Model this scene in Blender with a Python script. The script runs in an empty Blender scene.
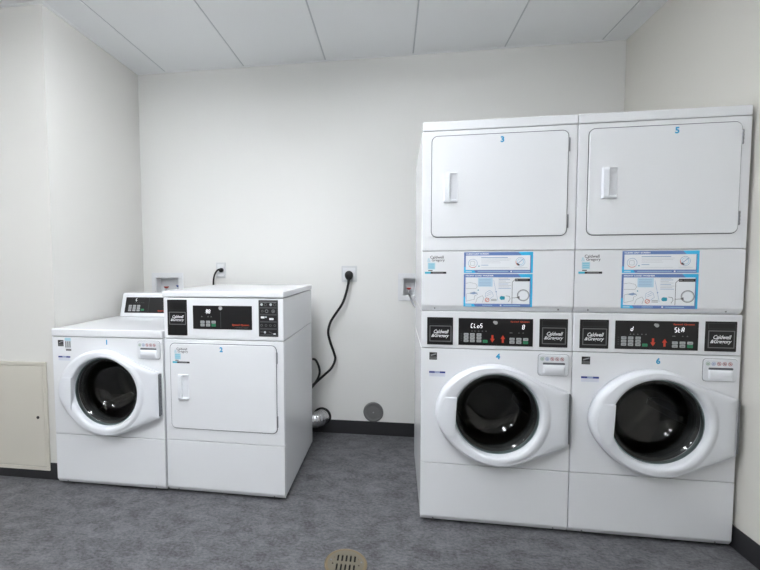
import bpy, bmesh, math, random
from mathutils import Vector, Matrix
random.seed(4)
SC = bpy.context.scene
COL = SC.collection

# ------------------------------------------------------------------ camera
YAW, PITCH, ROLL, FPX, U0 = 0.1367, -0.0539, -0.0043, 407.87, 334.76
fwd = Vector((math.sin(-YAW)*math.cos(PITCH), math.cos(YAW)*math.cos(PITCH), math.sin(PITCH)))
rt = fwd.cross(Vector((0, 0, 1))).normalized(); up = rt.cross(fwd)
rt, up = rt*math.cos(ROLL)+up*math.sin(ROLL), -rt*math.sin(ROLL)+up*math.cos(ROLL)
cam = bpy.data.objects.new('camera', bpy.data.cameras.new('camera'))
COL.objects.link(cam)
cam.matrix_world = Matrix.Translation((2.025, -3.003, 1.2863)) @ Matrix((rt, up, -fwd)).transposed().to_4x4()
cam.data.sensor_width = 36; cam.data.lens = FPX/760*36
cam.data.shift_x = (380-U0)/760
cam.data.clip_start = .02
SC.camera = cam

# ------------------------------------------------------------------ world, exposure, light strengths
w = bpy.data.worlds.new('world'); SC.world = w; w.use_nodes = True
w.node_tree.nodes['Background'].inputs[0].default_value = (.9, .95, 1, 1)
w.node_tree.nodes['Background'].inputs[1].default_value = .15
SC.view_settings.view_transform = 'Standard'; SC.view_settings.look = 'None'
SC.view_settings.gamma = 1; SC.view_settings.use_curve_mapping = False
SC.view_settings.exposure = 1.27
LAMP = 11.0                       # radiance of the ceiling light diffusers

# ------------------------------------------------------------------ materials
def lin(c):
    return tuple((v/12.92 if v <= .04045 else ((v+.055)/1.055)**2.4) for v in c)
def H(h):
    return lin(tuple(int(h[i:i+2], 16)/255 for i in (0, 2, 4)))
MATS = {}
def mat(name, col, rough=.5, metal=0, spec=.5, coat=0, emit=None, estr=1, bump=None, noise=None):
    m = bpy.data.materials.new(name); m.use_nodes = True
    nt = m.node_tree; b = nt.nodes['Principled BSDF']
    c = H(col) if isinstance(col, str) else col
    b.inputs['Base Color'].default_value = (*c, 1)
    b.inputs['Roughness'].default_value = rough
    b.inputs['Metallic'].default_value = metal
    b.inputs['Specular IOR Level'].default_value = spec
    b.inputs['Coat Weight'].default_value = coat
    if coat: b.inputs['Coat Roughness'].default_value = .08
    if emit:
        b.inputs['Emission Color'].default_value = (*H(emit), 1); b.inputs['Emission Strength'].default_value = estr
    tc = nt.nodes.new('ShaderNodeTexCoord')
    if noise:      # (scale, detail, colour2, lo, hi)
        n = nt.nodes.new('ShaderNodeTexNoise'); n.inputs['Scale'].default_value = noise[0]; n.inputs['Detail'].default_value = noise[1]
        nt.links.new(tc.outputs['Object'], n.inputs['Vector'])
        r = nt.nodes.new('ShaderNodeValToRGB')
        r.color_ramp.elements[0].position = noise[3]; r.color_ramp.elements[1].position = noise[4]
        r.color_ramp.elements[0].color = (*c, 1); r.color_ramp.elements[1].color = (*H(noise[2]), 1)
        nt.links.new(n.outputs['Fac'], r.inputs['Fac']); nt.links.new(r.outputs['Color'], b.inputs['Base Color'])
    if bump:       # (scale, strength, distance)
        n = nt.nodes.new('ShaderNodeTexNoise'); n.inputs['Scale'].default_value = bump[0]; n.inputs['Detail'].default_value = 4
        nt.links.new(tc.outputs['Object'], n.inputs['Vector'])
        bp = nt.nodes.new('ShaderNodeBump'); bp.inputs['Strength'].default_value = bump[1]; bp.inputs['Distance'].default_value = bump[2]
        nt.links.new(n.outputs['Fac'], bp.inputs['Height']); nt.links.new(bp.outputs['Normal'], b.inputs['Normal'])
    MATS[name] = m
    return m
mat('white_enamel', 'E9EBEE', .17, bump=(14, .04, .002))
mat('white_plastic', 'E6E9EE', .35)
mat('drawer_plastic', 'DDE0E4', .4)
mat('seam_dark', '3A3C40', .8)
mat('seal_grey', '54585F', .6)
mat('gasket_grey', '6E7278', .6)
mat('panel_black', '101012', .28)
mat('print_dark', '1E1E20', .5)
mat('print_black', '060607', .5)
mat('frame_grey', '6E6E70', .5)
mat('print_grey', '8C8E92', .5)
mat('print_dim', '48494C', .5)
mat('print_lightgrey', 'C4C8CC', .5)
mat('print_white', 'F2F4F6', .5)
mat('button_grey', 'A9ACAD', .45)
mat('button_green', '2E8F62', .45)
mat('arrow_red', 'C8402A', .45)
mat('logo_red', 'C8482C', .45)
mat('badge_grey', 'A8A8A8', .4)
mat('led_white', 'FFFFFF', .4, emit='F4F6FF', estr=.62)
mat('led_dim', 'B0B0B0', .4)
mat('number_cyan', '2F9CCB', .5)
mat('poster_blue', '6684BF', .45)
mat('poster_cyan', '38BCEB', .45)
mat('poster_paper', 'EEF1F5', .45)
mat('poster_pale', 'BFDDEE', .45)
mat('poster_line', '8FA8C8', .45)
mat('poster_teal', '2C9DB4', .45)
mat('poster_red', 'D8654E', .45)
mat('sticker_blue', '2B3C86', .5)
mat('sticker_pale', 'D6DAE6', .5)
mat('sticker_cyan', '3CB4D0', .5)
mat('sticker_palecyan', 'A9D2DF', .5)
mat('icon_green', '9DB5A4', .5)
mat('icon_blue', '9AA7C6', .5)
mat('icon_red', 'B4777A', .5)
mat('steel', 'B5B7BA', .3, metal=1)
mat('hinge_steel', '8E9094', .38, metal=1)
mat('drum_steel', '66645F', .34, metal=1, bump=(6, .1, .01))
mat('drum_shadow', '1A1A1B', .6)
mat('gasket_rubber', '3C3E40', .55)
mat('chrome', 'D8D8DA', .12, metal=1)
mat('rubber_black', '0C0C0D', .45)
mat('foot_rubber', '141414', .6)
mat('glass_edge', '93A6A8', .15)
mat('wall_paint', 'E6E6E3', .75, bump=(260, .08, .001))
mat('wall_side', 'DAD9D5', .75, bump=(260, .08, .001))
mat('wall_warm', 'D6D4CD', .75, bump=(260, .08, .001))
mat('ceiling_tile', 'F3F5F6', .9, bump=(320, .25, .001))
mat('ceiling_rail', 'C9CCCF', .6)
mat('base_rubber', '2B2B2E', .5)
mat('access_beige', 'CFCBC0', .5)
mat('box_white', 'E2E4E6', .4)
mat('outlet_grey', 'D3D5D6', .35)
mat('box_inner', 'E0E3E5', .5)
mat('valve_red', '9E2A22', .5)
mat('valve_blue', '2A4A8E', .5)
mat('duct_grey', '6C6C6C', .6)
mat('drain_brass', '8C7E66', .42, metal=.55, bump=(90, .15, .001))
mat('drain_plate', '857F70', .45, metal=.5, bump=(90, .15, .001))
mat('drain_dark', '050505', .8)
mat('troffer_frame', 'E2E4E6', .5)
mat('light_diffuser', 'FFFFFF', .5, emit='F9FBFF', estr=LAMP)
# floor: mottled grey sheet vinyl
m = mat('vinyl_floor', '5A5A5D', .5, spec=.4)
nt = m.node_tree; b = nt.nodes['Principled BSDF']; tc = nt.nodes.new('ShaderNodeTexCoord')
mp = nt.nodes.new('ShaderNodeMapping'); mp.inputs['Scale'].default_value = (1, 1.6, 1); nt.links.new(tc.outputs['Object'], mp.inputs['Vector'])
n1 = nt.nodes.new('ShaderNodeTexNoise'); n1.inputs['Scale'].default_value = 9; n1.inputs['Detail'].default_value = 9; n1.inputs['Roughness'].default_value = .72; n1.inputs['Distortion'].default_value = .6
n2 = nt.nodes.new('ShaderNodeTexNoise'); n2.inputs['Scale'].default_value = 60; n2.inputs['Detail'].default_value = 6; n2.inputs['Roughness'].default_value = .7
nt.links.new(mp.outputs['Vector'], n1.inputs['Vector']); nt.links.new(mp.outputs['Vector'], n2.inputs['Vector'])
mx = nt.nodes.new('ShaderNodeMath'); mx.operation = 'ADD'; nt.links.new(n1.outputs['Fac'], mx.inputs[0]); nt.links.new(n2.outputs['Fac'], mx.inputs[1])
ml = nt.nodes.new('ShaderNodeMath'); ml.operation = 'MULTIPLY'; ml.inputs[1].default_value = .5; nt.links.new(mx.outputs[0], ml.inputs[0])
rp = nt.nodes.new('ShaderNodeValToRGB'); rp.color_ramp.elements[0].position = .40; rp.color_ramp.elements[1].position = .60
rp.color_ramp.elements[0].color = (*H('424245'), 1); rp.color_ramp.elements[1].color = (*H('76777A'), 1)
nt.links.new(ml.outputs[0], rp.inputs['Fac']); nt.links.new(rp.outputs['Color'], b.inputs['Base Color'])
# tinted door glass: thin pane, mirror by fresnel, see-through otherwise
m = bpy.data.materials.new('door_glass'); m.use_nodes = True; MATS['door_glass'] = m
nt = m.node_tree; nt.nodes.remove(nt.nodes['Principled BSDF']); out = nt.nodes['Material Output']
fr = nt.nodes.new('ShaderNodeFresnel'); fr.inputs['IOR'].default_value = 1.62
tr = nt.nodes.new('ShaderNodeBsdfTransparent'); tr.inputs['Color'].default_value = (.62, .63, .62, 1)
gl = nt.nodes.new('ShaderNodeBsdfGlossy'); gl.inputs['Roughness'].default_value = .03
ms = nt.nodes.new('ShaderNodeMixShader')
nt.links.new(fr.outputs[0], ms.inputs[0]); nt.links.new(tr.outputs[0], ms.inputs[1]); nt.links.new(gl.outputs[0], ms.inputs[2]); nt.links.new(ms.outputs[0], out.inputs['Surface'])

# ------------------------------------------------------------------ helpers
def link(name, me, mats, parent=None, smooth=False, loc=None):
    o = bpy.data.objects.new(name, me); COL.objects.link(o)
    for mm in (mats if isinstance(mats, (list, tuple)) else [mats]): me.materials.append(MATS[mm])
    if smooth:
        for p in me.polygons: p.use_smooth = True
    if parent: o.parent = parent
    if loc: o.location = loc
    return o
def fin(name, bm, mats, parent=None, smooth=False, loc=None, recalc=True):
    if recalc: bmesh.ops.recalc_face_normals(bm, faces=bm.faces)
    me = bpy.data.meshes.new(name); bm.to_mesh(me); bm.free()
    return link(name, me, mats, parent, smooth, loc)
def tag(o, label=None, cat=None, group=None, kind=None):
    if label: o['label'] = label
    if cat: o['category'] = cat
    if group: o['group'] = group
    if kind: o['kind'] = kind
    return o
def empty(name, loc, rz=0):
    o = bpy.data.objects.new(name, None); COL.objects.link(o); o.location = loc; o.rotation_euler = (0, 0, rz); o.empty_display_size = .05
    return o
def box(bm, x0, x1, y0, y1, z0, z1, bev=0, seg=2):
    t = bmesh.new()
    bmesh.ops.create_cube(t, size=1)
    for v in t.verts: v.co = Vector(((x0+x1)/2+v.co.x*(x1-x0), (y0+y1)/2+v.co.y*(y1-y0), (z0+z1)/2+v.co.z*(z1-z0)))
    if bev: bmesh.ops.bevel(t, geom=list(t.edges), offset=bev, segments=seg, affect='EDGES', profile=.5)
    merge(bm, t)
def merge(bm, t):
    me = bpy.data.meshes.new('t'); t.to_mesh(me); t.free(); bm.from_mesh(me); bpy.data.meshes.remove(me)
def bx(name, x0, x1, y0, y1, z0, z1, mats, parent=None, bev=0, seg=2):
    bm = bmesh.new(); box(bm, x0, x1, y0, y1, z0, z1, bev, seg); return fin(name, bm, mats, parent)
def prism(bm, pts, x0, x1, bev=0):           # profile (y, z) extruded along x
    t = bmesh.new()
    a = [t.verts.new((x0, y, z)) for y, z in pts]; c = [t.verts.new((x1, y, z)) for y, z in pts]
    t.faces.new(a); t.faces.new(c[::-1]); n = len(pts)
    for i in range(n): t.faces.new((a[i], c[i], c[(i+1) % n], a[(i+1) % n]))
    bmesh.ops.recalc_face_normals(t, faces=t.faces)
    if bev: bmesh.ops.bevel(t, geom=list(t.edges), offset=bev, segments=2, affect='EDGES', profile=.5)
    merge(bm, t)
def lathe(bm, prof, n=48, axis='Y', c=(0, 0, 0), caps=False):   # prof: (r, h)
    rings = []
    for r, h in prof:
        ring = []
        for i in range(n):
            a = 2*math.pi*i/n; p, q = r*math.cos(a), r*math.sin(a)
            co = (c[0]+p, c[1]+h, c[2]+q) if axis == 'Y' else (c[0]+p, c[1]+q, c[2]+h) if axis == 'Z' else (c[0]+h, c[1]+p, c[2]+q)
            ring.append(bm.verts.new(co))
        rings.append(ring)
    for a, b2 in zip(rings, rings[1:]):
        for i in range(n): bm.faces.new((a[i], a[(i+1) % n], b2[(i+1) % n], b2[i]))
    if caps: bm.faces.new(rings[0]); bm.faces.new(rings[-1][::-1])
    return rings
def catmull(pts, k=8, closed=False):
    pts = [Vector(p) for p in pts]; n = len(pts); out = []
    g = (lambda i: pts[i % n]) if closed else (lambda i: pts[max(0, min(n-1, i))])
    for i in range(n if closed else n-1):
        p0, p1, p2, p3 = g(i-1), g(i), g(i+1), g(i+2)
        for j in range(k):
            t = j/k
            out.append(.5*((2*p1)+(p2-p0)*t+(2*p0-5*p1+4*p2-p3)*t*t+(3*p1-p0-3*p2+p3)*t**3))
    if not closed: out.append(pts[-1])
    return out
def tube(bm, path, r, n=12):
    rings = []; prev = None
    for i, p in enumerate(path):
        d = (path[min(i+1, len(path)-1)]-path[max(i-1, 0)]).normalized()
        if prev is None:
            s = d.cross(Vector((0, 0, 1)))
            if s.length < .1: s = d.cross(Vector((1, 0, 0)))
        else: s = prev-d*prev.dot(d)
        s.normalize(); prev = s; t = d.cross(s)
        rr = r[i] if isinstance(r, (list, tuple)) else r
        rings.append([bm.verts.new(p+s*math.cos(2*math.pi*k/n)*rr+t*math.sin(2*math.pi*k/n)*rr) for k in range(n)])
    for a, b2 in zip(rings, rings[1:]):
        for i in range(n): bm.faces.new((a[i], a[(i+1) % n], b2[(i+1) % n], b2[i]))
    bm.faces.new(rings[0]); bm.faces.new(rings[-1][::-1])
def rrect(x0, x1, z0, z1, r, k=6):
    pts = []
    for cx, cz, a0 in ((x1-r, z1-r, 0), (x0+r, z1-r, 90), (x0+r, z0+r, 180), (x1-r, z0+r, 270)):
        for j in range(k+1):
            a = math.radians(a0+90*j/k); pts.append((cx+r*math.cos(a), cz+r*math.sin(a)))
    return pts
def plate(bm, pts, y0, y1, bev=0):            # outline (x, z); front at y0 (< y1)
    t = bmesh.new()
    cx = sum(p[0] for p in pts)/len(pts); cz = sum(p[1] for p in pts)/len(pts)
    xs = [p[0] for p in pts]; zs = [p[1] for p in pts]; W, D = max(xs)-min(xs), max(zs)-min(zs)
    def sc(p, i): return (cx+(p[0]-cx)*(1-2*i/W), cz+(p[1]-cz)*(1-2*i/D))
    loops = [(0, y1), (0, y0+bev)] + ([(bev*.3, y0+bev*.3), (bev, y0)] if bev else [])
    R = [[t.verts.new((sc(p, i)[0], y, sc(p, i)[1])) for p in pts] for i, y in loops]
    n = len(pts)
    for a, b2 in zip(R, R[1:]):
        for i in range(n): t.faces.new((a[i], a[(i+1) % n], b2[(i+1) % n], b2[i]))
    t.faces.new(R[-1]); t.faces.new(R[0][::-1])
    merge(bm, t)
_tc = {}
def text2d(s, shear=0, bold=0):
    key = (s, shear, bold)
    if key not in _tc:
        cu = bpy.data.curves.new('t', 'FONT'); cu.body = s; cu.size = 1; cu.align_x = 'CENTER'; cu.align_y = 'CENTER'; cu.shear = shear; cu.offset = bold
        cu.resolution_u = 3
        o = bpy.data.objects.new('t', cu); COL.objects.link(o); bpy.context.view_layer.update()
        dg = bpy.context.evaluated_depsgraph_get(); me = o.evaluated_get(dg).to_mesh()
        V = [(v.co.x, v.co.y) for v in me.vertices]; F = [tuple(p.vertices) for p in me.polygons]
        o.evaluated_get(dg).to_mesh_clear(); bpy.data.objects.remove(o); bpy.data.curves.remove(cu)
        xs = [v[0] for v in V]; ys = [v[1] for v in V]
        cx, cy = (min(xs)+max(xs))/2, (min(ys)+max(ys))/2
        _tc[key] = ([(a-cx, c-cy) for a, c in V], F, max(xs)-min(xs), max(ys)-min(ys))
    return _tc[key]
SEG = {'a': (.12, 1, .88, 1), 'b': (1, .95, 1, .55), 'c': (1, .45, 1, .05), 'd': (.12, 0, .88, 0), 'e': (0, .05, 0, .45), 'f': (0, .55, 0, .95), 'g': (.12, .5, .88, .5)}
LW_ = [(.452, .115), (.508, .080), (.570, .066), (.638, .079), (.700, .112)]
GLY = {'C': 'afed', 'L': 'fed', 'o': 'cdeg', 'S': 'afgcd', 't': 'fegd', 'A': 'abcefg', 'd': 'bcdeg', '8': 'abcdefg', '6': 'acdefg'}
class Print:
    """flat printed graphics on a plane facing -y; lv = stacking order"""
    def __init__(s, y): s.bm = bmesh.new(); s.y = y; s.m = []
    def _f(s, pts, mt, lv):
        if mt not in s.m: s.m.append(mt)
        f = s.bm.faces.new([s.bm.verts.new((x, s.y-.0002*(lv+1), z)) for x, z in pts]); f.material_index = s.m.index(mt)
        f.normal_update()
        if f.normal.y > 0: f.normal_flip()
    def poly(s, pts, mt, lv=0): s._f(pts, mt, lv)
    def rect(s, x0, x1, z0, z1, mt, lv=0): s._f([(x0, z0), (x1, z0), (x1, z1), (x0, z1)], mt, lv)
    def rr(s, x0, x1, z0, z1, r, mt, lv=0): s._f(rrect(x0, x1, z0, z1, r, 3), mt, lv)
    def disc(s, x, z, r, mt, lv=0, n=20): s._f([(x+r*math.cos(6.2832*i/n), z+r*math.sin(6.2832*i/n)) for i in range(n)], mt, lv)
    def ring(s, x, z, r, t, mt, lv=0, n=24, a0=0, a1=6.2832):
        for i in range(n):
            a, c = a0+(a1-a0)*i/n, a0+(a1-a0)*(i+1)/n
            s._f([(x+r*math.cos(a), z+r*math.sin(a)), (x+r*math.cos(c), z+r*math.sin(c)), (x+(r-t)*math.cos(c), z+(r-t)*math.sin(c)), (x+(r-t)*math.cos(a), z+(r-t)*math.sin(a))], mt, lv)
    def line(s, x0, z0, x1, z1, t, mt, lv=0):
        dx, dz = x1-x0, z1-z0; l = math.hypot(dx, dz); nx, nz = -dz/l*t/2, dx/l*t/2
        s._f([(x0-nx, z0-nz), (x1-nx, z1-nz), (x1+nx, z1+nz), (x0+nx, z0+nz)], mt, lv)
    def frame(s, x0, x1, z0, z1, t, mt, lv=0):
        s.rect(x0, x1, z0, z0+t, mt, lv); s.rect(x0, x1, z1-t, z1, mt, lv); s.rect(x0, x0+t, z0+t, z1-t, mt, lv); s.rect(x1-t, x1, z0+t, z1-t, mt, lv)
    def text(s, t, x, z, mt, h=None, wd=None, shear=0, bold=0, lv=0):
        V, F, tw, th = text2d(t, shear, bold)
        kz = (h/th) if h else wd/tw; kx = (wd/tw) if wd else kz
        if not h: kz = kx
        if mt not in s.m: s.m.append(mt)
        vs = [s.bm.verts.new((x+a*kx, s.y-.0002*(lv+1), z+c*kz)) for a, c in V]
        for f in F:
            try: g = s.bm.faces.new([vs[i] for i in f])
            except ValueError: continue
            g.material_index = s.m.index(mt); g.normal_update()
            if g.normal.y > 0: g.normal_flip()
    def segs(s, t, x, z, h, mt, lv=0):
        w_ = h*.42; pitch = h*.72; x -= pitch*(len(t)-1)/2+w_/2
        for i, ch in enumerate(t):
            for g_ in GLY[ch]:
                a, c, d, e = SEG[g_]; sl = .1*h
                s.line(x+i*pitch+a*w_+sl*c, z-h/2+c*h, x+i*pitch+d*w_+sl*e, z-h/2+e*h, h*.105, mt, lv)
    def build(s, name, parent, loc=None): return fin(name, s.bm, s.m, parent, recalc=False, loc=loc)
def struct(o): o['kind'] = 'structure'; return o

# ------------------------------------------------------------------ room shell
XL, XR, HT, YC, YF = .0796, 3.556, 2.748, -.8766, -5.2
XW = -1.6
struct(bx('floor', XW-.1, XR+.1, YF-.1, .1, -.1, 0, 'vinyl_floor'))
HOLES = [(.187, .378, 1.002, 1.1775), (2.115, 2.301, 1.047, 1.1725)]     # recesses of the two outlet boxes
bm = bmesh.new(); xx = XL-.1
for hx0, hx1, hz0, hz1 in HOLES:
    box(bm, xx, hx0, 0, .12, 0, HT+.05); box(bm, hx0, hx1, 0, .12, 0, hz0); box(bm, hx0, hx1, 0, .12, hz1, HT+.05); box(bm, hx0, hx1, .1, .12, hz0, hz1); xx = hx1
box(bm, xx, XR+.1, 0, .12, 0, HT+.05)
bmesh.ops.remove_doubles(bm, verts=bm.verts, dist=1e-5); struct(fin('wall_back', bm, 'wall_paint'))
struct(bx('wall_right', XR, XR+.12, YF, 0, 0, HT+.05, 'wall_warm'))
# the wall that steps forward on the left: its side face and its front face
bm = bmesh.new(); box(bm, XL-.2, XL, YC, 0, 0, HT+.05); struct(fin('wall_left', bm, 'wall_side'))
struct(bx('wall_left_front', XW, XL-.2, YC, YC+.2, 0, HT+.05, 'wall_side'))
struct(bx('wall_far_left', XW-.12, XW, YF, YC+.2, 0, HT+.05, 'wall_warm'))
struct(bx('wall_front', XW-.12, XR+.12, YF-.12, YF, 0, HT+.05, 'wall_paint'))
# baseboards
def baseb(name, x0, x1, y0, y1):
    return struct(bx(name, x0, x1, y0, y1, 0, .1018, 'base_rubber', bev=.0015))
baseb('baseboard_back', XL, XR, -.006, -.0002)
baseb('baseboard_right', XR-.006, XR-.0002, YF, -.006)
bm = bmesh.new(); box(bm, XL+.0002, XL+.006, YC-.006, -.006, 0, .1018, .0015); struct(fin('baseboard_left', bm, 'base_rubber'))
baseb('baseboard_left_front', XW, XL+.006, YC-.006, YC-.0002)
baseb('baseboard_front', XW, XR, YF, YF+.006)
# ceiling: tegular panels over a T-rail grid
LX = [.313, .937, 1.552, 2.175, 2.789, 3.404]
xs = [XW, -1.55, -.93, -.305]+LX+[XR]
ys = [.0, -1.22, -2.44, -3.66, -4.88, YF]
LIGHTS = [(1.35, -1.70), (1.35, -3.0), (-.4, -3.0)]
bm = bmesh.new(); g = .005
for i in range(len(xs)-1):
    for j in range(len(ys)-1):
        a, c = xs[i]+g, xs[i+1]-g; d, e = ys[j+1]+g, ys[j]-g
        if i == 0: a = xs[0]
        if i == len(xs)-2: c = xs[-1]
        if j == 0: e = 0
        if c-a < .03: continue
        box(bm, a, c, d, e, HT, HT+.02, .0015, 1)
struct(fin('ceiling', bm, 'ceiling_tile'))
bm = bmesh.new()
for x in xs[1:-1]: box(bm, x-.012, x+.012, YF, 0, HT+.003, HT+.019)
for y in ys[1:-1]: box(bm, XW, XR, y-.012, y+.012, HT+.0035, HT+.0195)
struct(fin('trim_1', bm, 'ceiling_rail'))
bm = bmesh.new()          # wall angle round the edge of the ceiling
for a in ((XL, XR, -.018, 0), (XR-.018, XR, YF, -.018), (XL, XL+.018, YC-.018, -.018), (XW, XL, YC-.018, YC)):
    box(bm, a[0], a[1], a[2], a[3], HT-.003, HT+.0005)
struct(fin('trim_2', bm, 'ceiling_tile'))
struct(bx('ceiling_deck', XW-.12, XR+.12, YF-.12, .12, HT+.052, HT+.12, 'ceiling_tile'))
for n, (x, y) in enumerate(LIGHTS):  # lights out of view; hanging, up-glowing shape chosen to brighten ceiling and wall
    t = empty('ceiling_light', (x, y, HT))
    tag(t, ['hanging light with long white diffuser, nearest the machines and the back wall', 'hanging light with long white diffuser, over the middle of the room',
            'hanging light with long white diffuser, on the access panel side of the room'][n], 'ceiling light', 'long hanging lights')
    bm = bmesh.new(); box(bm, -.03, .03, -.52, .52, -.083, -.064, .003); box(bm, -.15, .15, -.53, -.52, -.152, -.083, .003); box(bm, -.15, .15, .52, .53, -.152, -.083, .003)
    fin('light_housing', bm, 'troffer_frame', t)
    for yy in (-.35, .35):
        bm = bmesh.new(); lathe(bm, [(.03, -.0005), (.03, -.006), (.007, -.008), (.007, -.064)], 20, 'Z', (0, yy, 0), True); fin('hanging_stem', bm, 'steel', t, True)
    bm = bmesh.new(); pr = [(-.13, -.084), (-.15, -.11), (-.12, -.145), (.12, -.145), (.15, -.11), (.13, -.084)]
    a_ = [bm.verts.new((px, -.519, pz)) for px, pz in pr]; b_ = [bm.verts.new((px, .519, pz)) for px, pz in pr]
    bm.faces.new(a_); bm.faces.new(b_[::-1])
    for k in range(6): bm.faces.new((a_[k], b_[k], b_[(k+1) % 6], a_[(k+1) % 6]))
    fin('diffuser', bm, 'light_diffuser', t)

# ------------------------------------------------------------------ machine pieces (local: x right, y into the wall, z up)
MW, MD = .6805, .70
GX, GZ = .347, .570                      # centre of the washer door glass
def foot(t, x, y):
    bm = bmesh.new(); lathe(bm, [(.018, 0), (.02, .004), (.02, .012), (.009, .013), (.009, .024)], 20, 'Z', (x, y, 0), True)
    return fin('foot', bm, 'foot_rubber', t, True)
def lip_panel(name, z0, z1, t, thick=.02):
    bm = bmesh.new()
    prism(bm, [(thick, z0), (.013, z0), (.0025, z0+.019), (0, z0+.024), (0, z1), (thick, z1)], 0, MW, .003)
    p = fin(name, bm, 'white_enamel', t)
    for x in (.062, MW-.062):
        bm = bmesh.new(); lathe(bm, [(.0035, .0), (.0035, -.002), (.0015, -.003)], 14, 'Y', (x, .0080, z0+.0095), True)
        fin('screw', bm, 'hinge_steel', p, True)
    return p
def shell(name, t, z0, z1, y0=.02, y1=MD, open_front=False, mt='white_enamel', th=.004):
    bm = bmesh.new()
    if open_front:
        box(bm, 0, th, y0, y1, z0, z1, .001, 1); box(bm, MW-th, MW, y0, y1, z0, z1, .001, 1)
        box(bm, th, MW-th, y1-th, y1, z0, z1); box(bm, th, MW-th, y0, y1-th, z1-th, z1); box(bm, th, MW-th, y0, y1-th, z0, z0+th)
    else: box(bm, 0, MW, y0, y1, z0, z1, .003)
    return fin(name, bm, mt, t)
def holed_panel(t, z0, z1, cx, cz, r, th=.02):
    bm = bmesh.new(); e = .0035
    def rectpt(a, ins):
        dx, dz = math.cos(a), math.sin(a); k = 1e9
        if dx > 1e-9: k = min(k, (MW-ins-cx)/dx)
        if dx < -1e-9: k = min(k, (ins-cx)/dx)
        if dz > 1e-9: k = min(k, (z1-ins-cz)/dz)
        if dz < -1e-9: k = min(k, (z0+ins-cz)/dz)
        return cx+dx*k, cz+dz*k
    A = [2*math.pi*i/96 for i in range(96)]
    A += [math.atan2(z-cz, x-cx) % (2*math.pi) for x in (0, MW) for z in (z0, z1)]
    A.sort()
    loops = []
    def lp(f, y): loops.append([bm.verts.new((f(a)[0], y, f(a)[1])) for a in A])
    corner = lambda ins: (lambda a: rectpt(a, ins))
    lp(corner(0), th); lp(corner(0), e)
    # bevel in: scale towards centre of the panel
    def sc(ins):
        def f(a):
            x, z = rectpt(a, 0); mx, mz = MW/2, (z0+z1)/2
            return mx+(x-mx)*(1-2*ins/MW), mz+(z-mz)*(1-2*ins/(z1-z0))
        return f
    lp(sc(e*.3), e*.3); lp(sc(e), 0)
    lp(lambda a: (cx+(r+.004)*math.cos(a), cz+(r+.004)*math.sin(a)), 0)
    lp(lambda a: (cx+r*math.cos(a), cz+r*math.sin(a)), .004)
    lp(lambda a: (cx+r*math.cos(a), cz+r*math.sin(a)), th)
    n = len(A)
    for a, b2 in zip(loops, loops[1:]):
        for i in range(n): bm.faces.new((a[i], a[(i+1) % n], b2[(i+1) % n], b2[i]))
    return fin('front_panel', bm, 'white_enamel', t)
OUT = [(.664, .690), (.60, .713), (.53, .740), (.46, .774), (.40, .798), (.328, .808), (.245, .794), (.172, .757), (.112, .700), (.079, .638), (.066, .570),
       (.080, .508), (.115, .452), (.172, .394), (.25, .347), (.325, .326), (.40, .326), (.455, .343), (.52, .371), (.61, .409), (.664, .434)]
def door_outline(n=120):
    pts = [Vector((x, z)) for x, z in OUT]
    c = catmull([(x, z, 0) for x, z in OUT], 10)
    segs = [(p.x, p.y) for p in c] + [(.664, .434+(.69-.434)*k/10) for k in range(1, 11)]
    return segs
def ray_outline(a, segs):
    dx, dz = math.cos(a), math.sin(a); best = 0
    for i in range(len(segs)):
        x0, z0 = segs[i]; x1, z1 = segs[(i+1) % len(segs)]
        ex, ez = x1-x0, z1-z0; den = dx*ez-dz*ex
        if abs(den) < 1e-12: continue
        t = ((x0-GX)*ez-(z0-GZ)*ex)/den; u = ((x0-GX)*dz-(z0-GZ)*dx)/den
        if t > 0 and -1e-6 <= u <= 1+1e-6: best = max(best, t)
    return best
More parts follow.
